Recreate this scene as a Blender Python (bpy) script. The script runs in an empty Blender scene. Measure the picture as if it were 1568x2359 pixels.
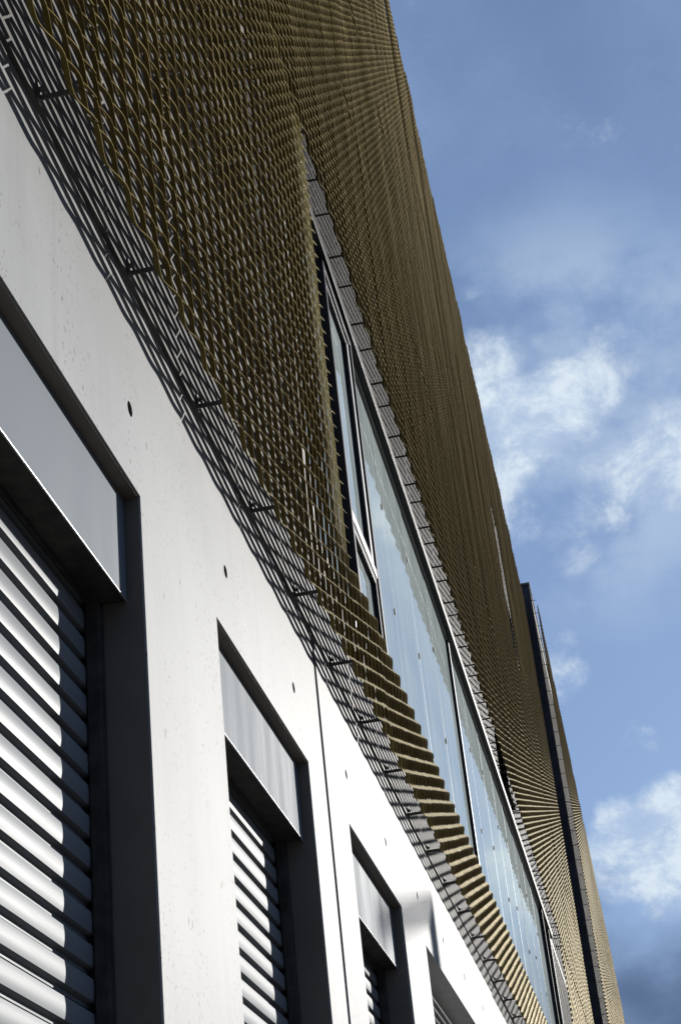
import bpy, bmesh, math, random
from mathutils import Matrix, Vector
random.seed(7)
sc = bpy.context.scene
COL = sc.collection

# ------------------------------------------------------------------ camera
D = 1.25                       # distance from the camera to the facade, metres
EYE = 1.6                      # camera height
AX = (0.187701, 0.453498, 0.871268)     # world X (along the facade) in camera axes right/down/forward
AY = (-0.977417, 0.173907, 0.120050)    # world Y (into the building)
AZ = (-0.097077, -0.874126, 0.475899)   # world Z
cam = bpy.data.cameras.new('camera')
cam_o = bpy.data.objects.new('camera', cam)
COL.objects.link(cam_o)
right = Vector((AX[0], AY[0], AZ[0])); up = -Vector((AX[1], AY[1], AZ[1])); back = -Vector((AX[2], AY[2], AZ[2]))
cam_o.matrix_world = Matrix(((right.x, up.x, back.x, 0), (right.y, up.y, back.y, -D), (right.z, up.z, back.z, EYE), (0, 0, 0, 1)))
cam.sensor_fit = 'VERTICAL'
cam.sensor_height = 23.6
cam.lens = 23.6 * 3843.4 / 2359.0
cam.clip_start = 0.05
cam.clip_end = 5000
sc.camera = cam_o

# ------------------------------------------------------------------ sun, sky, exposure
SUN = Vector((1.6, -1.0, 0.5)).normalized()
sun = bpy.data.lights.new('sun', 'SUN')
sun.energy = 5.0
sun.angle = math.radians(0.53)
sun.color = (1.0, 0.965, 0.915)
sun_o = bpy.data.objects.new('sun', sun)
COL.objects.link(sun_o)
sun_o.rotation_euler = SUN.to_track_quat('Z', 'Y').to_euler()
sun_o.location = (20, -20, 30)

world = bpy.data.worlds.new('World')
sc.world = world
world.use_nodes = True
wt = world.node_tree
for n in list(wt.nodes):
    wt.nodes.remove(n)


class NT:
    """small helper for node trees"""
    def __init__(self, tree):
        self.t = tree

    def n(self, kind, **kw):
        nd = self.t.nodes.new(kind)
        for k, v in kw.items():
            if k == 'inp':
                for a, b in v.items():
                    if isinstance(b, bpy.types.NodeSocket):
                        self.t.links.new(b, nd.inputs[a])
                    else:
                        nd.inputs[a].default_value = b
            else:
                setattr(nd, k, v)
        return nd

    def math(self, op, a, b=0.0, clamp=False):
        nd = self.n('ShaderNodeMath', operation=op, use_clamp=clamp)
        for i, v in enumerate((a, b)):
            if isinstance(v, bpy.types.NodeSocket):
                self.t.links.new(v, nd.inputs[i])
            else:
                nd.inputs[i].default_value = v
        return nd.outputs[0]

    def ramp(self, v, lo, hi, a=0.0, b=1.0, kind='SMOOTHSTEP'):
        nd = self.n('ShaderNodeMapRange', interpolation_type=kind, clamp=True) if kind == 'LINEAR' else self.n('ShaderNodeMapRange', interpolation_type=kind)
        self.t.links.new(v, nd.inputs[0])
        for i, x in zip((1, 2, 3, 4), (lo, hi, a, b)):
            nd.inputs[i].default_value = x
        return nd.outputs[0]

    def mix(self, f, a, b, blend='MIX'):
        nd = self.n('ShaderNodeMix', data_type='RGBA', blend_type=blend)
        for i, v in ((0, f), (6, a), (7, b)):
            if isinstance(v, bpy.types.NodeSocket):
                self.t.links.new(v, nd.inputs[i])
            else:
                nd.inputs[i].default_value = v if i == 0 else (*v, 1.0)
        return nd.outputs[2]

    def noise(self, vec, scale, detail=4.0, rough=0.5, dist=0.0):
        nd = self.n('ShaderNodeTexNoise', inp={'Scale': scale, 'Detail': detail, 'Roughness': rough, 'Distortion': dist})
        if vec is not None:
            self.t.links.new(vec, nd.inputs['Vector'])
        return nd.outputs[0]

    def mapping(self, vec, scale=(1, 1, 1), loc=(0, 0, 0), rot=(0, 0, 0)):
        nd = self.n('ShaderNodeMapping')
        self.t.links.new(vec, nd.inputs[0])
        nd.inputs['Scale'].default_value = scale
        nd.inputs['Location'].default_value = loc
        nd.inputs['Rotation'].default_value = rot
        return nd.outputs[0]


SKY_STRENGTH = 0.05
w = NT(wt)
sky = w.n('ShaderNodeTexSky', sky_type='NISHITA', sun_disc=False, sun_elevation=math.asin(SUN.z),
          sun_rotation=math.atan2(SUN.x, SUN.y), altitude=200.0, air_density=1.0, dust_density=0.6, ozone_density=2.5)
tc = w.n('ShaderNodeTexCoord')
dirv = tc.outputs['Generated']
sep = w.n('ShaderNodeSeparateXYZ', inp={0: dirv})


def blob(c, inner, outer):
    """soft round mask about the sky direction c (angles in degrees)"""
    v = Vector(c).normalized()
    dt = w.n('ShaderNodeVectorMath', operation='DOT_PRODUCT', inp={0: dirv, 1: tuple(v)})
    return w.ramp(dt.outputs['Value'], math.cos(math.radians(outer)), math.cos(math.radians(inner)))


# cumulus banks low in the sky in front of the camera
banks = [
         ((0.8577, 0.0195, 0.5138), 0.5, 1.9, 0.42),
         ((0.8602, 0.0020, 0.5100), 0.6, 2.0, 0.46),
         ((0.8578, -0.0170, 0.5137), 0.6, 1.9, 0.42),
         ((0.8532, -0.0365, 0.5204), 0.4, 1.6, 0.34),
         ((0.8428, -0.0588, 0.5350), 0.3, 1.4, 0.24),
         ((0.8710, 0.0189, 0.4910), 0.5, 1.9, 0.36),
         ((0.8751, 0.0021, 0.4839), 0.4, 1.6, 0.22),
         ((0.8405, 0.0123, 0.5417), 0.4, 1.5, 0.32),
         ((0.8390, 0.0001, 0.5442), 0.3, 1.3, 0.24),
         ((0.8745, -0.0819, 0.4781), 0.7, 2.0, 0.32),
         ((0.8801, -0.0600, 0.4709), 0.6, 1.9, 0.3),
         ((0.8842, -0.0384, 0.4656), 0.5, 1.7, 0.22),
         ((0.8874, 0.0172, 0.4607), 0.3, 1.4, 0.2),
         ((0.8975, -0.0049, 0.4409), 0.3, 1.5, 0.12),
         ((0.9225, 0.0083, 0.3859), 0.2, 1.0, 0.1),
         ((0.9289, 0.0074, 0.3702), 0.2, 1.1, 0.22),
         ((0.8119, 0.0188, 0.5835), 0.2, 0.9, 0.16),
         ((0.9420, -0.0306, 0.3343), 0.2, 1.0, 0.12),
         ((0.9613, -0.0191, 0.2748), 0.7, 1.9, 0.44),
         ((0.9585, -0.0431, 0.2819), 0.8, 2.0, 0.46),
         ((0.9639, -0.0048, 0.2661), 0.5, 1.6, 0.34),
         ((0.9658, -0.0381, 0.2564), 0.7, 2.0, 0.34),
         ]
acc = None
for c, i, o, g in banks:
    m = w.math('MULTIPLY', blob(c, i, o * 1.15), g * 1.15 + 0.06)
    acc = m if acc is None else w.math('MAXIMUM', acc, m)
warp = w.mapping(dirv, scale=(1.0, 1.0, 1.35))
n1 = w.noise(warp, 19.0, 12.0, 0.66, 0.2)
n2 = w.noise(warp, 3.1, 2.0, 0.5)
field = w.math('ADD', w.math('ADD', n1, acc), w.math('MULTIPLY', w.math('SUBTRACT', n2, 0.62), 0.25))
cum = w.ramp(field, 0.60, 1.08)
# thin high veil everywhere
veil_v = w.mapping(dirv, scale=(1.0, 2.2, 3.0), rot=(0.3, 0.2, 0.5))
veil = w.ramp(w.noise(veil_v, 4.0, 6.0, 0.6, 0.0), 0.20, 0.85, 0.26, 0.58)
# grey-blue rain cloud low on the far right
rag = w.math('ADD', sep.outputs[2], w.math('MULTIPLY', w.math('SUBTRACT', w.noise(warp, 9.0, 6.0, 0.55), 0.5), 0.16))
dark = w.math('MULTIPLY', w.ramp(rag, 0.275, 0.185), w.ramp(w.noise(warp, 14.0, 6.0, 0.55), 0.25, 0.65, 0.70, 1.0))
sky_col = w.mix(1.0, sky.outputs[0], (1.0, 1.05, 1.20), 'MULTIPLY')
hz = w.math('MULTIPLY', blob((0.862, -0.03, 0.506), 2.0, 8.5), w.ramp(w.noise(warp, 11.0, 8.0, 0.6), 0.32, 0.66))
c0 = w.mix(veil, sky_col, (3.1, 4.5, 7.2))
c1 = w.mix(w.math('MULTIPLY', hz, 0.62), c0, (5.6, 6.9, 8.6))
shade = w.mix(w.ramp(n1, 0.42, 0.62), (5.0, 6.3, 8.2), (8.0, 9.0, 9.8))
c2 = w.mix(w.math('MULTIPLY', cum, 0.92), c1, shade)
c3 = w.mix(w.math('MULTIPLY', dark, 0.85), c2, (0.62, 1.05, 2.2))
bg = w.n('ShaderNodeBackground', inp={'Color': c3, 'Strength': SKY_STRENGTH})
wo = w.n('ShaderNodeOutputWorld', inp={0: bg.outputs[0]})

sc.view_settings.view_transform = 'Standard'
sc.view_settings.look = 'None'
sc.view_settings.gamma = 1.0
sc.view_settings.exposure = 0.95
sc.view_settings.use_curve_mapping = False
sc.cycles.max_bounces = 8


# ------------------------------------------------------------------ materials
def material(name):
    m = bpy.data.materials.new(name)
    m.use_nodes = True
    t = NT(m.node_tree)
    p = m.node_tree.nodes['Principled BSDF']
    return m, t, p


def bump(t, p, h, strength, dist):
    b = t.n('ShaderNodeBump', inp={'Height': h, 'Strength': strength, 'Distance': dist})
    t.t.links.new(b.outputs[0], p.inputs['Normal'])


def concrete_material(name, base, pores=True):
    m, t, p = material(name)
    tc = t.n('ShaderNodeTexCoord').outputs['Object']
    cloudy = t.noise(tc, 0.9, 5.0, 0.55)
    fine = t.noise(tc, 60.0, 4.0, 0.6)
    runs = t.noise(t.mapping(tc, scale=(7.0, 7.0, 0.35)), 1.0, 6.0, 0.6, 0.2)
    lo = tuple(c * 0.80 for c in base)
    col = t.mix(t.ramp(cloudy, 0.3, 0.7), lo, base)
    col = t.mix(t.ramp(runs, 0.48, 0.74, 0.0, 0.38), col, tuple(c * 0.62 for c in base))
    col = t.mix(t.ramp(fine, 0.35, 0.7, 0.0, 0.16), col, tuple(c * 0.7 for c in base))
    h = fine
    if pores:
        vor = t.n('ShaderNodeTexVoronoi', inp={'Scale': 72.0, 'Randomness': 1.0, 'Vector': t.mapping(tc, scale=(1.0, 1.0, 0.62))})
        pick = t.noise(tc, 33.0, 1.0, 0.5)
        patch = t.ramp(t.noise(t.mapping(tc, scale=(1.0, 1.0, 0.45)), 3.0, 4.0, 0.62), 0.40, 0.62)
        dot = t.math('LESS_THAN', vor.outputs['Distance'], 0.30)
        few = t.math('GREATER_THAN', pick, 0.55)
        pore = t.math('MULTIPLY', t.math('MULTIPLY', dot, few), patch)
        big = t.n('ShaderNodeTexVoronoi', inp={'Scale': 19.0, 'Vector': t.mapping(tc, scale=(1.0, 1.0, 0.55), loc=(3, 1, 2))})
        bd = t.math('MULTIPLY', t.math('LESS_THAN', big.outputs['Distance'], 0.14), t.math('GREATER_THAN', t.noise(tc, 9.0, 1.0), 0.60))
        pore = t.math('MAXIMUM', pore, bd)
        col = t.mix(t.math('MULTIPLY', pore, 0.82), col, (0.075, 0.065, 0.05))
        h = t.math('SUBTRACT', t.math('MULTIPLY', fine, 0.25), pore)
    t.t.links.new(col, p.inputs['Base Color'])
    p.inputs['Roughness'].default_value = 0.60
    p.inputs['Specular IOR Level'].default_value = 0.042
    bump(t, p, h, 0.25, 0.004)
    return m


def plain(name, base, rough=0.5, metal=0.0, spec=0.08, vary=0.12, vscale=6.0, stretch=(1, 1, 1)):
    m, t, p = material(name)
    tc = t.n('ShaderNodeTexCoord').outputs['Object']
    nz = t.noise(t.mapping(tc, scale=stretch), vscale, 5.0, 0.6)
    col = t.mix(t.ramp(nz, 0.3, 0.7), tuple(c * (1 - vary) for c in base), tuple(min(1, c * (1 + vary)) for c in base))
    t.t.links.new(col, p.inputs['Base Color'])
    t.t.links.new(t.ramp(nz, 0.2, 0.8, max(0.02, rough * 0.85), min(1, rough * 1.15)), p.inputs['Roughness'])
    p.inputs['Metallic'].default_value = metal
    p.inputs['Specular IOR Level'].default_value = spec
    return m


M = {}
M['concrete'] = concrete_material('fair_faced_concrete', (0.238, 0.243, 0.243))
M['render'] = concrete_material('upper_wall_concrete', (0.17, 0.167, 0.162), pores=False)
M['reveal'] = plain('dark_reveal', (0.10, 0.095, 0.085), 0.8, vscale=14, vary=0.3)
M['reveal_shade'] = plain('reveal_shade_paint', (0.135, 0.120, 0.102), 0.75, vscale=3, vary=0.10)  # shade of the concrete reveals put into a darker colour
M['hole'] = plain('tie_hole_mortar', (0.09, 0.08, 0.065), 0.9, vscale=40, vary=0.4)
M['fascia'] = plain('fascia_sheet_metal', (0.125, 0.142, 0.158), 0.62, 0.0, 0.02, stretch=(1, 1, 0.15), vscale=5, vary=0.02)
M['slat'] = plain('shutter_aluminium', (0.155, 0.166, 0.174), 0.42, 0.0, 0.017, vscale=5, vary=0.06, stretch=(0.3, 1, 6))
M['rail'] = plain('guide_rail_dark', (0.05, 0.047, 0.043), 0.6, 0.0, 0.04, vscale=12, vary=0.3)
M['black'] = plain('black_anodised_frame', (0.018, 0.018, 0.02), 0.5, 0.0, 0.04, vary=0.2)
M['steel'] = plain('dark_galvanised_steel', (0.15, 0.145, 0.135), 0.6, 0.1, vscale=20, vary=0.25)
M['alu'] = plain('light_aluminium_profile', (0.34, 0.35, 0.36), 0.45, 0.1, 0.06, vary=0.06)
M['louvre'] = plain('louvre_blade_grey', (0.30, 0.30, 0.30), 0.4, 0.4, vary=0.1)
M['asphalt'] = plain('asphalt', (0.045, 0.045, 0.047), 0.9, vscale=30, vary=0.3)
M['paving'] = plain('concrete_paving', (0.12, 0.115, 0.11), 0.85, vscale=4, vary=0.18)
M['roof'] = plain('roof_felt', (0.09, 0.09, 0.09), 0.9)
M['endwall'] = plain('dark_fibre_cement', (0.055, 0.055, 0.065), 0.65, vscale=3, vary=0.2)
M['wingwall'] = plain('wing_wall_render', (0.17, 0.165, 0.155), 0.85, vscale=2, vary=0.12)
M['edge'] = plain('edge_highlight', (0.42, 0.43, 0.44), 0.35, 0.4)  # pale tone stands in for the highlight on the fascia edge
M['shadow_caster'] = plain('shadow_caster_steel', (0.45, 0.46, 0.47), 0.5, 0.2)

# bronze-anodised expanded metal
m, t, p = material('bronze_expanded_metal')
tc_ = t.n('ShaderNodeTexCoord').outputs['Object']
oi = t.n('ShaderNodeObjectInfo').outputs['Random']
nz = t.noise(tc_, 22.0, 4.0, 0.6)
colr = t.mix(t.ramp(nz, 0.3, 0.7), (0.150, 0.110, 0.023), (0.215, 0.162, 0.042))
colr = t.mix(t.math('MULTIPLY', oi, 0.35), colr, (0.155, 0.117, 0.031))
t.t.links.new(colr, p.inputs['Base Color'])
p.inputs['Metallic'].default_value = 0.95
p.inputs['Roughness'].default_value = 0.6
p.inputs['Specular IOR Level'].default_value = 0.2
M['mesh'] = m

# solar-coated glass with dust runs
m, t, p = material('coated_glass')
tc_ = t.n('ShaderNodeTexCoord').outputs['Object']
runs = t.noise(t.mapping(tc_, scale=(26.0, 1.0, 0.5)), 1.0, 6.0, 0.65, 0.15)
soft = t.noise(tc_, 1.3, 4.0, 0.5)
lw = t.n('ShaderNodeFresnel', inp={'IOR': 3.2})
gl = t.n('ShaderNodeBsdfGlossy', inp={'Color': (0.88, 0.94, 0.94, 1), 'Roughness': 0.015})
di = t.n('ShaderNodeBsdfDiffuse', inp={'Color': (0.40, 0.455, 0.45, 1)})
deep = t.n('ShaderNodeBsdfDiffuse', inp={'Color': (0.02, 0.03, 0.035, 1)})
b1 = t.n('ShaderNodeMixShader', inp={0: t.math('ADD', lw.outputs[0], 0.12, True), 1: deep.outputs[0], 2: gl.outputs[0]})
dirt = t.math('MULTIPLY', t.ramp(runs, 0.35, 0.75, 0.32, 0.64), t.ramp(soft, 0.3, 0.7, 0.75, 1.0))
b2 = t.n('ShaderNodeMixShader', inp={0: dirt, 1: b1.outputs[0], 2: di.outputs[0]})
m.node_tree.links.new(b2.outputs[0], m.node_tree.nodes['Material Output'].inputs[0])
M['glass'] = m


# ------------------------------------------------------------------ mesh helpers
class MB:
    def __init__(self):
        self.v = []; self.f = []

    def quad(self, a, b, c, d):
        i = len(self.v); self.v += [a, b, c, d]; self.f.append((i, i + 1, i + 2, i + 3))

    def box(self, x0, x1, y0, y1, z0, z1):
        i = len(self.v)
        self.v += [(x0, y0, z0), (x1, y0, z0), (x1, y1, z0), (x0, y1, z0), (x0, y0, z1), (x1, y0, z1), (x1, y1, z1), (x0, y1, z1)]
        for q in ((0, 3, 2, 1), (4, 5, 6, 7), (0, 1, 5, 4), (1, 2, 6, 5), (2, 3, 7, 6), (3, 0, 4, 7)):
            self.f.append(tuple(i + k for k in q))

    def cyl(self, c, axis, r, h, n=10):
        i = len(self.v)
        for s in (0, 1):
            for k in range(n):
                a = 2 * math.pi * k / n
                u, v = r * math.cos(a), r * math.sin(a)
                o = {'x': (h * s, u, v), 'y': (u, h * s, v), 'z': (u, v, h * s)}[axis]
                self.v.append(tuple(c[q] + o[q] for q in range(3)))
        for k in range(n):
            self.f.append((i + k, i + (k + 1) % n, i + n + (k + 1) % n, i + n + k))
        self.f.append(tuple(i + k for k in range(n))[::-1]); self.f.append(tuple(i + n + k for k in range(n)))

    def prism(self, pts, x0, x1):
        """profile pts (y, z) swept along x"""
        n = len(pts); i = len(self.v)
        for x in (x0, x1):
            self.v += [(x, y, z) for y, z in pts]
        for k in range(n):
            self.f.append((i + k, i + (k + 1) % n, i + n + (k + 1) % n, i + n + k))
        self.f.append(tuple(i + k for k in range(n))[::-1]); self.f.append(tuple(i + n + k for k in range(n)))

    def data(self, name, mat, smooth=False):
        me = bpy.data.meshes.new(name)
        me.from_pydata(self.v, [], self.f)
        bm = bmesh.new(); bm.from_mesh(me)
        bmesh.ops.recalc_face_normals(bm, faces=bm.faces)
        bm.to_mesh(me); bm.free()
        me.materials.append(mat)
        if smooth:
            me.polygons.foreach_set('use_smooth', [True] * len(me.polygons))
        return me

    def build(self, name, mat, parent=None, loc=(0, 0, 0), bevel=0.0, smooth=False):
        return put(name, self.data(name, mat, smooth), parent, loc, bevel)


def put(name, me, parent=None, loc=(0, 0, 0), bevel=0.0):
    o = bpy.data.objects.new(name, me)
    COL.objects.link(o)
    o.parent = parent
    o.location = loc
    if bevel:
        b = o.modifiers.new('bevel', 'BEVEL'); b.width = bevel; b.segments = 2; b.limit_method = 'ANGLE'
    return o


def thing(name, label, cat, loc=(0, 0, 0)):
    o = bpy.data.objects.new(name, None); COL.objects.link(o)
    o.location = loc; o.empty_display_size = 0.3
    o['label'] = label; o['category'] = cat
    return o


def Z(u):
    return EYE + u * D


def X(u):
    return u * D


# ------------------------------------------------------------------ ground (structure)
g = MB(); g.quad((-900, -900, -0.12), (900, -900, -0.12), (900, 900, -0.12), (-900, 900, -0.12))
o = g.build('road', M['asphalt']); o['kind'] = 'structure'
g = MB(); g.box(-30, 150, -4.2, 14, -0.118, 0.0)
o = g.build('pavement', M['paving'], bevel=0.015); o['kind'] = 'structure'

# ------------------------------------------------------------------ the building
B = thing('building', 'long pale concrete building with roller shutters and a bronze expanded metal screen above', 'building')

Z_TOP = Z(2.75)
DEPTH = 0.26
HEAD = Z(2.105)
DOORS = [(2.25, 3.585), (4.352, 5.675), (6.445, 7.80)]
LOUVRE = (8.605, 11.6)
TIE = [0.545 + 0.9935 * k for k in range(1, 30)]
TIE_Z = Z(2.332)
HR = 0.027


def wall_sheet(x0, x1, z0, z1, openings, ties, y0=0.0, depth=DEPTH):
    """front face with rectangular openings and round tie holes, plus returns of the given depth"""
    mb = MB()
    xs = {x0, x1}; zs = {z0, z1}
    for a, b, c, d in openings:
        xs |= {a, b}; zs |= {c, d}
    hp = 0.06
    for tx, tz in ties:
        xs |= {tx - hp, tx + hp}; zs |= {tz - hp, tz + hp}
    xs = sorted(x for x in xs if x0 <= x <= x1); zs = sorted(z for z in zs if z0 <= z <= z1)
    for i in range(len(xs) - 1):
        for k in range(len(zs) - 1):
            cx = (xs[i] + xs[i + 1]) / 2; cz = (zs[k] + zs[k + 1]) / 2
            if any(a < cx < b and c < cz < d for a, b, c, d in openings):
                continue
            if any(abs(cx - tx) < hp and abs(cz - tz) < hp for tx, tz in ties):
                continue
            mb.quad((xs[i], y0, zs[k]), (xs[i + 1], y0, zs[k]), (xs[i + 1], y0, zs[k + 1]), (xs[i], y0, zs[k + 1]))
    N = 16
    for tx, tz in ties:
        for k in range(N):
            def sq(a):
                s = hp / max(abs(math.cos(a)), abs(math.sin(a)))
                return (tx + s * math.cos(a), y0, tz + s * math.sin(a))

            def ci(a):
                return (tx + HR * math.cos(a), y0, tz + HR * math.sin(a))
            a0 = 2 * math.pi * k / N; a1 = 2 * math.pi * (k + 1) / N
            mb.quad(ci(a0), sq(a0), sq(a1), ci(a1))
    y1 = y0 + depth
    for a, b, c, d in openings + [(x0, x1, z0, z1)]:
        mb.quad((a, y0, c), (a, y1, c), (a, y1, d), (a, y0, d))
        mb.quad((b, y0, c), (b, y1, c), (b, y1, d), (b, y0, d))
        mb.quad((a, y0, d), (b, y0, d), (b, y1, d), (a, y1, d))
        mb.quad((a, y0, c), (b, y0, c), (b, y1, c), (a, y1, c))
    return mb


cup = MB()
Nn = 16
ring = [(0.0, HR), (0.012, HR * 0.99), (0.03, HR * 0.6)]
for j in range(2):
    for k in range(Nn):
        a0 = 2 * math.pi * k / Nn; a1 = 2 * math.pi * (k + 1) / Nn
        (ya, ra), (yb, rb) = ring[j], ring[j + 1]
        cup.quad((ra * math.cos(a0), ya, ra * math.sin(a0)), (ra * math.cos(a1), ya, ra * math.sin(a1)), (rb * math.cos(a1), yb, rb * math.sin(a1)), (rb * math.cos(a0), yb, rb * math.sin(a0)))
i0 = len(cup.v)
cup.v += [(HR * 0.6 * math.cos(2 * math.pi * k / Nn), 0.03, HR * 0.6 * math.sin(2 * math.pi * k / Nn)) for k in range(Nn)]
cup.f.append(tuple(range(i0, i0 + Nn)))
cup_me = cup.data('tie_hole', M['hole'], True)

GAP = 0.009
JOINT = [6.003, 12.4, 18.8, 25.2]
bounds = [-3.0] + JOINT + [36.5]
for i in range(len(bounds) - 1):
    a = X(bounds[i]) + (GAP if i else 0); b = X(bounds[i + 1]) - GAP
    ops = [(X(p), X(q), 0.0, HEAD) for p, q in DOORS + [LOUVRE] if X(p) > a and X(q) < b]
    ties = [(X(u), TIE_Z) for u in TIE if a + 0.1 < X(u) < b - 0.1]
    off = -0.008 if i % 2 else 0.0       # every other cast panel stands a little proud
    wpart = wall_sheet(a, b, 0.0, Z_TOP, ops, ties, off).build('concrete_wall', M['concrete'], B)
    for tx, tz in ties:
        put('tie_hole', cup_me, wpart, (tx, off, tz))
# dark filler behind joints, and body of the building
mb = MB()
for jx in JOINT:
    mb.box(X(jx) - 0.05, X(jx) + 0.05, 0.03, 0.24, 0.02, Z_TOP - 0.02)
mb.box(X(-3), X(36.5), 0.12, 0.24, Z_TOP - 0.01, Z_TOP + 0.07)
mb.build('joint_seal', M['reveal'], B)
mb = MB()
mb.box(X(-3), X(36.4), 0.32, 12.0, 0.0, Z(16.55))
mb.build('core', M['roof'], B)

# upper wall behind the screen
W0, W1 = 6.33, 24.0
WZ0, WZ1 = 3.30, 5.71
wall_z0 = Z_TOP + 0.048
ROOF_Z = Z(16.9)
ub = [-3.0, 6.003, 36.4]
SLOTW = (26.7, 29.2, 10.9, 13.0)
for i in range(2):
    a = X(ub[i]) + (0.006 if i else 0); b = X(ub[i + 1]) - (0.006 if i == 0 else 0)
    ops = []
    if i == 1:
        ops = [(X(W0), X(W1), Z(WZ0), Z(WZ1)), (X(SLOTW[0]), X(SLOTW[1]), Z(SLOTW[2]), Z(SLOTW[3]))]
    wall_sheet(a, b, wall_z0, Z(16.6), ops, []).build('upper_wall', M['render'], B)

# ------------------------------------------------------------------ roller shutters
PITCH = 0.0745 * D
R = 0.15 * D
prof = []
h = PITCH
# one slat: gently hollow face, out-turned lip, undercut below it
face = []
for k in range(9):
    u = k / 8.0
    z = h * (1.0 - 0.64 * u)
    face.append((-0.006 - 0.0024 * (1.0 - (2.0 * u - 1.0) ** 2), z))
prof = face + [(-0.004, h * 0.345), (0.014, h * 0.320), (0.014, h * 0.190), (0.019, h * 0.180), (0.019, 0.004), (-0.005, 0.001), (0.024, 0.0), (0.024, h)]
prof[-3] = (0.019, 0.0)
slat_cache = {}
labels = ['roller shutter nearest the camera, its broad grey slats cut by the lower left frame edge',
          'middle roller shutter with sunlit upper slats beside the vertical wall joint',
          'far roller shutter with only thin bright slat edges visible']
for (a, b), lab in zip(DOORS, labels):
    xa, xb = X(a), X(b)
    q = MB()
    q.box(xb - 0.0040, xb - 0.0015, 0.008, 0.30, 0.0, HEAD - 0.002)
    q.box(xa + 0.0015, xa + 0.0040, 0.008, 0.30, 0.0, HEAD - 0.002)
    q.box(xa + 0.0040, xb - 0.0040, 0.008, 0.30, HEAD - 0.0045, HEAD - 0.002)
    q.build('reveal_shade_sheet', M['reveal_shade'], B)  # thin dark sheets over the concrete reveals stand in for their shade
    back = MB(); back.box(xa + 0.01, xb - 0.01, R + 0.024, R + 0.04, 0.0, Z(2.0))
    sh = back.build('roller_shutter', M['rail'], B)
    sh['label'] = lab
    me = slat_cache.get(round(b - a, 3))
    if me is None:
        q = MB(); q.prism(prof, 0.0, xb - xa - 0.05)
        me = q.data('slat', M['slat'], True)
        slat_cache[round(b - a, 3)] = me
        for pl in me.polygons:
            if len(pl.vertices) > 4:
                pl.use_smooth = False
    nsl = int((Z(1.95)) / PITCH)
    for k in range(nsl):
        o = put('slat', me, sh, (xa + 0.025, R + random.uniform(-0.0008, 0.0008), k * PITCH + 0.02))
        es = o.modifiers.new('edges', 'EDGE_SPLIT'); es.split_angle = math.radians(38)
    for x0, x1 in ((xa + 0.005, xa + 0.055), (xb - 0.055, xb - 0.005)):
        q = MB()
        q.box(x0, x1, R - 0.055, R - 0.012, 0.0, Z(1.86))
        q.box(x0 if x0 < xa + 0.01 else x1 - 0.012, x0 + 0.012 if x0 < xa + 0.01 else x1, R - 0.012, R + 0.05, 0.0, Z(1.86))
        q.build('guide_rail', M['rail'], sh, bevel=0.003)
    q = MB(); FY = 0.043 * D
    q.box(xa + 0.006, xb - 0.006, FY, FY + 0.004, Z(1.813), HEAD - 0.006)
    q.build('fascia', M['fascia'], sh, bevel=0.0025)
    q = MB(); q.box(xa + 0.006, xb - 0.006, FY - 0.0022, FY + 0.004, Z(1.813) - 0.0045, Z(1.813) - 0.0005); q.build('fascia_highlight', M['edge'], sh, bevel=0.0015)  # light strip added for the highlight along the fascia's lower edge
    q = MB(); q.box(xa + 0.006, xb - 0.006, FY + 0.0045, R - 0.031, Z(1.813) + 0.002, Z(1.813) + 0.006); q.build('housing_soffit', M['rail'], sh)
    q = MB(); q.box(xa + 0.01, xb - 0.01, R - 0.030, R - 0.024, Z(1.80), Z(1.86)); q.build('slot_seal', M['rail'], sh)

# louvred opening
la, lb = X(LOUVRE[0]), X(LOUVRE[1])
q = MB(); q.box(la + 0.01, lb - 0.01, 0.20, 0.22, 0.0, HEAD - 0.004)
lv = q.build('louvre_grille', M['rail'], B); lv['label'] = 'dark louvred grille at the lower right edge of the wall, thin pale blades'
q = MB(); q.prism([(0.0, 0.0), (0.004, -0.006), (0.075, 0.050), (0.072, 0.056)], la + 0.015, lb - 0.015)
me = q.data('blade', M['louvre'])
k = 0
while 0.05 + k * 0.07 < HEAD - 0.12:
    put('blade', me, lv, (0, 0.10, 0.05 + k * 0.07)); k += 1

# ------------------------------------------------------------------ window band
GY = 0.03
q = MB()
wz0, wz1 = Z(WZ0), Z(WZ1)
q.box(X(W0), X(W0) + 0.05, -0.012, 0.10, wz0, wz1)
q.box(X(W1) - 0.05, X(W1), -0.012, 0.10, wz0, wz1)
q.box(X(W0) + 0.05, X(W1) - 0.05, -0.03, 0.10, wz0, wz0 + 0.045)
win = q.build('window', M['alu'], B, bevel=0.003)
win['label'] = 'ribbon window of sky-reflecting glass panes between the mesh screens'
JX = [7.46, 8.33, 9.345, 10.55, 11.74, 13.05, 14.08, 15.3, 16.45, 17.6, 18.75, 19.95, 21.1, 22.3, 23.5]
edges = [W0 + 0.045] + JX + [W1 - 0.045]
for i in range(len(edges) - 1):
    if i == 1:
        continue
    a = X(edges[i]) + 0.006; b = X(edges[i + 1]) - 0.006
    q = MB(); q.box(0, b - a, 0, 0.012, 0, wz1 - wz0 - 0.05)
    o = q.build('pane', M['glass'], win, (a, GY + random.uniform(-0.001, 0.001), wz0 + 0.045))
    o.rotation_euler = (random.uniform(-0.0015, 0.0015), 0, random.uniform(-0.003, 0.003))
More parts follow.
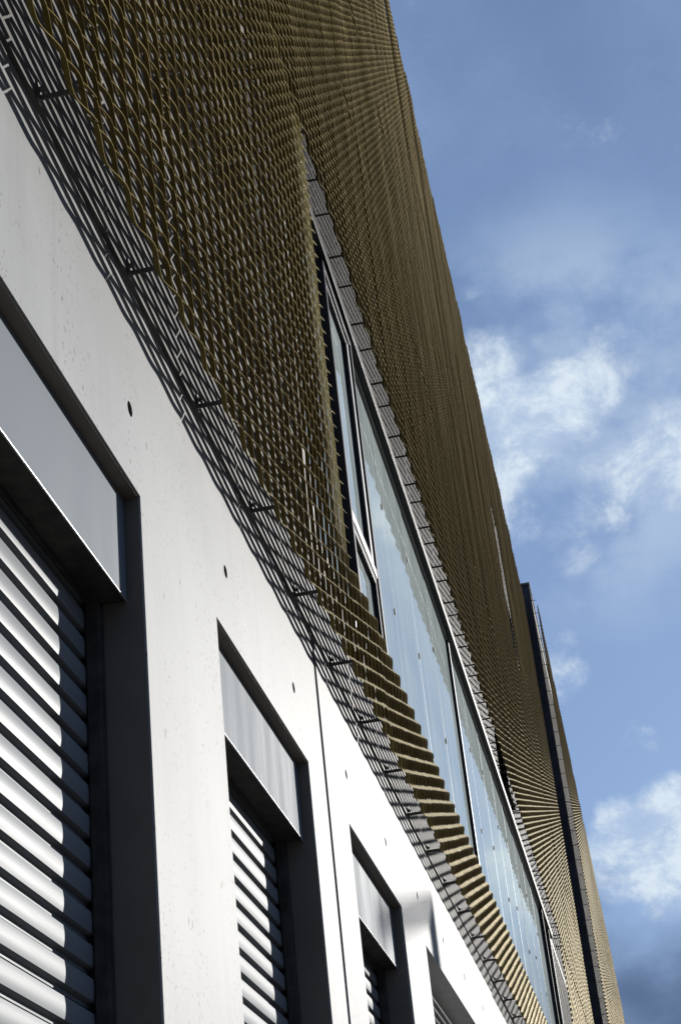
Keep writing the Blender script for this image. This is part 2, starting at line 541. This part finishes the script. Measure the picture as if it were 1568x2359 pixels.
# slim joint covers with clips; one deep mullion
for i, jx in enumerate(JX):
    if jx in (7.46, 8.33):
        continue
    deep_m = abs(jx - 13.05) < 0.01
    x = X(jx)
    q = MB()
    if deep_m:
        q.box(x - 0.022, x + 0.022, 0.0, GY + 0.01, wz0 + 0.046, wz1 - 0.002)
    else:
        q.box(x - 0.005, x + 0.005, GY - 0.003, GY + 0.010, wz0 + 0.046, wz1 - 0.002)
    mu = q.build('mullion', M['alu'], win, bevel=0.002)
    if deep_m:
        q = MB(); q.box(x - 0.030, x - 0.0222, 0.006, GY + 0.008, wz0 + 0.05, wz1 - 0.004); q.build('gasket', M['black'], win)
    else:
        cz = wz0 + 0.35 + (i % 2) * 0.25
        while cz < wz1 - 0.2:
            q = MB(); q.box(x - 0.009, x + 0.009, GY - 0.012, GY - 0.0045, cz, cz + 0.05)
            q.build('clip', M['steel'], win); cz += 0.93
# black casement
xa, xb = X(7.46), X(8.33)
CZ0, CZT, CZ1 = Z(3.36), Z(4.09), Z(5.68)


def frame(name, x0, x1, z0, z1, wd, ya, yb, mat):
    q = MB()
    q.box(x0, x0 + wd, ya, yb, z0, z1); q.box(x1 - wd, x1, ya, yb, z0, z1)
    q.box(x0 + wd, x1 - wd, ya + 0.001, yb, z0, z0 + wd); q.box(x0 + wd, x1 - wd, ya + 0.001, yb, z1 - wd, z1)
    return q.build(name, mat, win, bevel=0.003)


frame('casement_frame', xa, xb, CZ0, CZ1, 0.055, -0.035, 0.06, M['black'])
q = MB(); q.box(xa + 0.056, xb - 0.056, -0.030, 0.05, CZT - 0.03, CZT + 0.035); q.build('transom', M['alu'], win, bevel=0.003)
q = MB(); q.box(xb - 0.125, xb - 0.056, -0.020, 0.05, CZT + 0.04, CZ1 - 0.06); q.build('frame_infill', M['alu'], win, bevel=0.003)
frame('sash', xa + 0.058, xb - 0.13, CZT + 0.04, CZ1 - 0.06, 0.055, -0.022, 0.045, M['black'])
frame('sash', xa + 0.058, xb - 0.058, CZ0 + 0.058, CZT - 0.035, 0.055, -0.022, 0.045, M['black'])
for x0, x1, z0, z1 in ((xa + 0.114, xb - 0.186, CZT + 0.096, CZ1 - 0.116), (xa + 0.114, xb - 0.114, CZ0 + 0.114, CZT - 0.091)):
    q = MB(); q.box(0, x1 - x0, 0, 0.012, 0, z1 - z0); q.build('pane', M['glass'], win, (x0, 0.012, z0))
# far casement frames
for fx in (22.32, 23.45):
    q = MB(); q.box(X(fx), X(fx) + 0.07, -0.03, 0.028, wz0 + 0.05, wz1 - 0.004); q.build('far_post', M['black'], win)
# head rail above the glass
q = MB()
q.box(X(W0) - 0.1, X(W1) + 0.1, -0.055, -0.004, Z(5.715), Z(5.80))
q.box(X(W0) - 0.1, X(W1) + 0.1, -0.028, -0.004, Z(5.80) + 0.001, Z(5.885))
q.build('head_rail', M['black'], B, bevel=0.004)
# little window behind the upper slot in the screen
q = MB(); q.box(X(SLOTW[0]) + 0.02, X(SLOTW[1]) - 0.02, 0.06, 0.08, Z(SLOTW[2]) + 0.02, Z(SLOTW[3]) - 0.02)
o = q.build('window', M['glass'], B); o['label'] = 'small dark window seen through the upper slot in the screen'

# ------------------------------------------------------------------ expanded metal screen
L = 0.716 * D / 3.0
S = 0.0742 * D
SW = 0.0325                      # strand width
TILT = math.radians(54)
UY, UZ = math.cos(TILT), math.sin(TILT)
TH = 0.0019
BOND = 0.010


def strand_s(x):
    """-1 at the lower bond, +1 at the upper bond, for a strand with an upper bond at x = 0 and period L"""
    q = (x / L) % 1.0
    q = min(q, 1 - q) * L             # distance from the upper bond
    lo, hi = BOND, L / 2 - BOND
    if q <= lo:
        return 1.0
    if q >= hi:
        return -1.0
    u = (q - lo) / (hi - lo)
    return 1.0 - 2.0 * (u * u * (3 - 2 * u) * 0.6 + u * 0.4)


def expanded_sheet(name, cells, rows, gap=0.008, seed=0):
    rnd = random.Random(seed)
    v = []; f = []
    width = cells * L
    samples = set()
    for par in (0, 0.5):
        for c in range(-1, cells + 2):
            base = (c + par) * L
            for dx in (-BOND, BOND):
                samples.add(round(base + dx, 6))
            run = L / 2 - 2 * BOND
            for kk in range(1, 6):
                samples.add(round(base + BOND + run * kk / 6.0, 6)); samples.add(round(base - BOND - run * kk / 6.0, 6))
    xs_all = sorted(x for x in samples if gap / 2 < x < width - gap / 2)
    xs_all = [gap / 2] + xs_all + [width - gap / 2]
    xs = [xs_all[0]]
    for x in xs_all[1:]:
        if x - xs[-1] > 0.002:
            xs.append(x)
    pil = rnd.choice((-1, 1)) * 0.0055 if rows > 20 else 0.0
    sag = rnd.uniform(0, 6.28)
    for j in range(2 * rows):
        tl = TILT + rnd.gauss(0, 0.022)
        uy, uz = math.cos(tl), math.sin(tl)
        cu = (SW / 2 * uy, SW / 2 * uz)
        nv = (-uz * TH / 2, uy * TH / 2)
        jx = rnd.gauss(0, 0.0012); jy = rnd.gauss(0, 0.0006)
        wob = [rnd.uniform(0, 6.28), rnd.uniform(0.002, 0.004)]
        zb = (j + 0.5) * S / 2
        ph = 0.5 * L * (j % 2)
        i0 = len(v)
        for x in xs:
            s = strand_s(x - ph + jx)
            cy = -s * SW * UY / 2 + jy + 0.0005 * math.sin(wob[0] + x * 7.0) + pil * math.sin(math.pi * x / width) + 0.35 * pil * math.sin(zb * 3.1 + sag)
            cz = zb + s * (S / 4 - SW * UZ / 2)
            for a, b in ((-1, -1), (1, -1), (1, 1), (-1, 1)):
                v.append((x, cy + a * cu[0] + b * nv[0], cz + a * cu[1] + b * nv[1]))
        for k in range(len(xs) - 1):
            p0 = i0 + 4 * k; p1 = p0 + 4
            for e in range(4):
                f.append((p0 + e, p0 + (e + 1) % 4, p1 + (e + 1) % 4, p1 + e))
        f.append((i0, i0 + 3, i0 + 2, i0 + 1)); e = i0 + 4 * (len(xs) - 1); f.append((e, e + 1, e + 2, e + 3))
    me = bpy.data.meshes.new(name)
    me.from_pydata(v, [], f)
    me.materials.append(M['mesh'])
    bm = bmesh.new(); bm.from_mesh(me); bmesh.ops.recalc_face_normals(bm, faces=bm.faces); bm.to_mesh(me); bm.free()
    return me


MESH_Y = -0.125 * D
K0, K1 = -2, 46


def seam(k):
    return X(2.858 + 0.716 * k)


rows_low, rows_mid = 8, 35
z_low = Z(2.67)
z_up = Z(5.865)
tiers = [30, 31, 38, 46]
sheets = {n: [expanded_sheet('mesh_panel', 3, n, seed=10 * n + i) for i in range(3)] for n in sorted({rows_low, 34, *tiers})}


col_rot = {k: random.uniform(-0.013, 0.013) for k in range(-5, 60)}


def panel(k, rows, z, parent=B, y=MESH_Y, x=None, wave=0.0):
    o = put('mesh_panel', random.choice(sheets[rows]), parent, ((seam(k) if x is None else x), y + random.uniform(-0.003, 0.003), z + random.uniform(-0.002, 0.002)))
    o.rotation_euler = (random.uniform(-0.0015, 0.0015), 0, random.uniform(-0.004, 0.004) + wave)
    return o


for k in range(K0, K1 + 1):
    panel(k, rows_low, z_low)
    if k < 5 or k >= 30:
        panel(k, 34, z_low + rows_low * S)
    z = z_up
    for n_t, rows in enumerate(tiers):
        if not (n_t == 2 and k in (30, 31)):
            panel(k, rows, z, wave=col_rot[k] if n_t else col_rot[k] * 0.4)
        z += rows * S

# brackets
q = MB()
q.box(-0.003, 0.003, MESH_Y + 0.012, 0.0, -0.009, 0.009)
q.box(-0.020, 0.0, -0.006, -0.0005, -0.02, 0.05)
q.box(-0.030, -0.004, MESH_Y + 0.014, MESH_Y + 0.020, -0.02, 0.035)
q.cyl((-0.014, -0.022, 0.02), 'y', 0.008, 0.016, 6)
q.cyl((-0.018, MESH_Y + 0.02, 0.012), 'y', 0.007, 0.014, 6)
br_me = q.data('bracket', M['steel'])
q = MB()
q.box(-0.003, 0.003, MESH_Y + 0.010, 0.0, -0.008, 0.008)
q.box(-0.02, 0.0, -0.006, -0.0005, -0.022, 0.03)
br2_me = q.data('bracket', M['steel'])
for k in range(K0, 33):
    x = seam(k)
    put('bracket', br_me, B, (x, 0, Z(2.80)))
    if k <= 5:
        for zz in (3.36, 3.9, 4.45, 5.0, 5.5):
            put('bracket', br2_me, B, (x, 0, Z(zz)))
    if k > 5:
        q_z = 3.26
        put('bracket', br2_me, B, (x, 0 if x < X(W0) else -0.0, Z(q_z)))
    put('bracket', br_me, B, (x, 0, Z(5.99)))
    if k >= 5:
        put('bracket', br2_me, B, (x + X(0.36), 0, Z(6.03)))
    if 29 <= k <= 32:
        for zz in (10.65, 11.6, 12.4, 13.3):
            put('bracket', br2_me, B, (x, 0, Z(zz)))
# dark equipment box behind the screen edge
q = MB(); q.box(X(17.9), X(18.75), -0.085, -0.001, Z(5.97), Z(6.62)); q.box(X(17.9) + 0.02, X(18.75) - 0.02, -0.092, -0.085, Z(5.97) + 0.03, Z(6.62) - 0.03)
q.build('junction_box', M['black'], B, bevel=0.004)
# parapet
q = MB(); q.box(X(-3), X(36.4), -0.02, 0.30, Z(16.6) + 0.002, Z(16.68)); q.build('parapet_cap', M['alu'], B)

# ------------------------------------------------------------------ far wing stepping forward
WING_X = X(36.52)
WY = -0.30 * D
wing = thing('building_wing', 'far wing stepping forward, dark end wall and its own bronze mesh screen', 'building', (WING_X, WY, 0))
wl = 60.0
q = MB(); q.box(0.12, wl, 0.0, 10.0, 0.0, Z(17.05)); q.build('wall', M['wingwall'], wing)
q = MB(); q.box(0.0, 0.118, -0.01, 10.0, 0.0, Z(17.1)); q.build('end_wall', M['endwall'], wing)
q = MB(); q.box(-0.03, wl, -0.03, 10.0, Z(17.1) + 0.004, Z(17.1) + 0.06); q.build('parapet_cap', M['steel'], wing)
WM = -0.125 * D
sheets[94] = [expanded_sheet('mesh_panel', 3, 94, seed=941)]
zt = Z(17.0)
nk = int(wl / (3 * L))
for k in range(0, nk):
    z = Z(2.67)
    for rows in (94, 94):
        panel(0, rows, z, wing, WM, 0.15 + k * 3 * L)
        z += rows * S
for kk in range(34):
    put('bracket', br2_me, wing, (0.16, 0, Z(17.0) - 0.35 - kk * 0.42))

# ------------------------------------------------------------------ unseen object added outside the frame to cast the shadow at the third shutter
shadow_caster = thing('added_shadow_caster', 'unseen post and arm of open bars, added beyond the right frame edge to cast a soft shadow', 'shadow_caster')
sd = Vector((1.6, -1.0, 0.5))


def back_project(u, v, t_, y=0.0):
    return Vector((X(u), y, Z(v))) + sd * t_


def lattice(name, p, n, fill=0.66, thick=0.02):
    """open panel of n parallel bars between the edges p0-p3 and p1-p2"""
    q = MB()
    for i in range(n):
        u0 = (i + 0.5 - fill / 2) / n; u1 = (i + 0.5 + fill / 2) / n
        c = [p[0].lerp(p[1], u0), p[0].lerp(p[1], u1), p[3].lerp(p[2], u1), p[3].lerp(p[2], u0)]
        k = len(q.v)
        q.v += [tuple(v) for v in c] + [(v.x, v.y - thick, v.z) for v in c]
        for e in range(4):
            q.f.append((k + e, k + (e + 1) % 4, k + 4 + (e + 1) % 4, k + 4 + e))
        q.f.append((k, k + 1, k + 2, k + 3)); q.f.append((k + 7, k + 6, k + 5, k + 4))
    return q.build(name, M['shadow_caster'], shadow_caster)


T1, T2 = 6.5, 11.0  # outline and open bars shaped for a blurred half shadow
tp = back_project(8.87, 2.26, T1); tq = back_project(9.20, 2.52, T1)
lattice('shadow_caster_post', [tp, tq, Vector((tq.x, tq.y, 0.0)), Vector((tp.x, tp.y, 0.0))], 8)
lattice('shadow_caster_arm', [back_project(9.20, 2.545, T1), back_project(8.868, 2.255, T1), back_project(7.36, 1.84, T2), back_project(7.36, 2.02, T2)], 7)
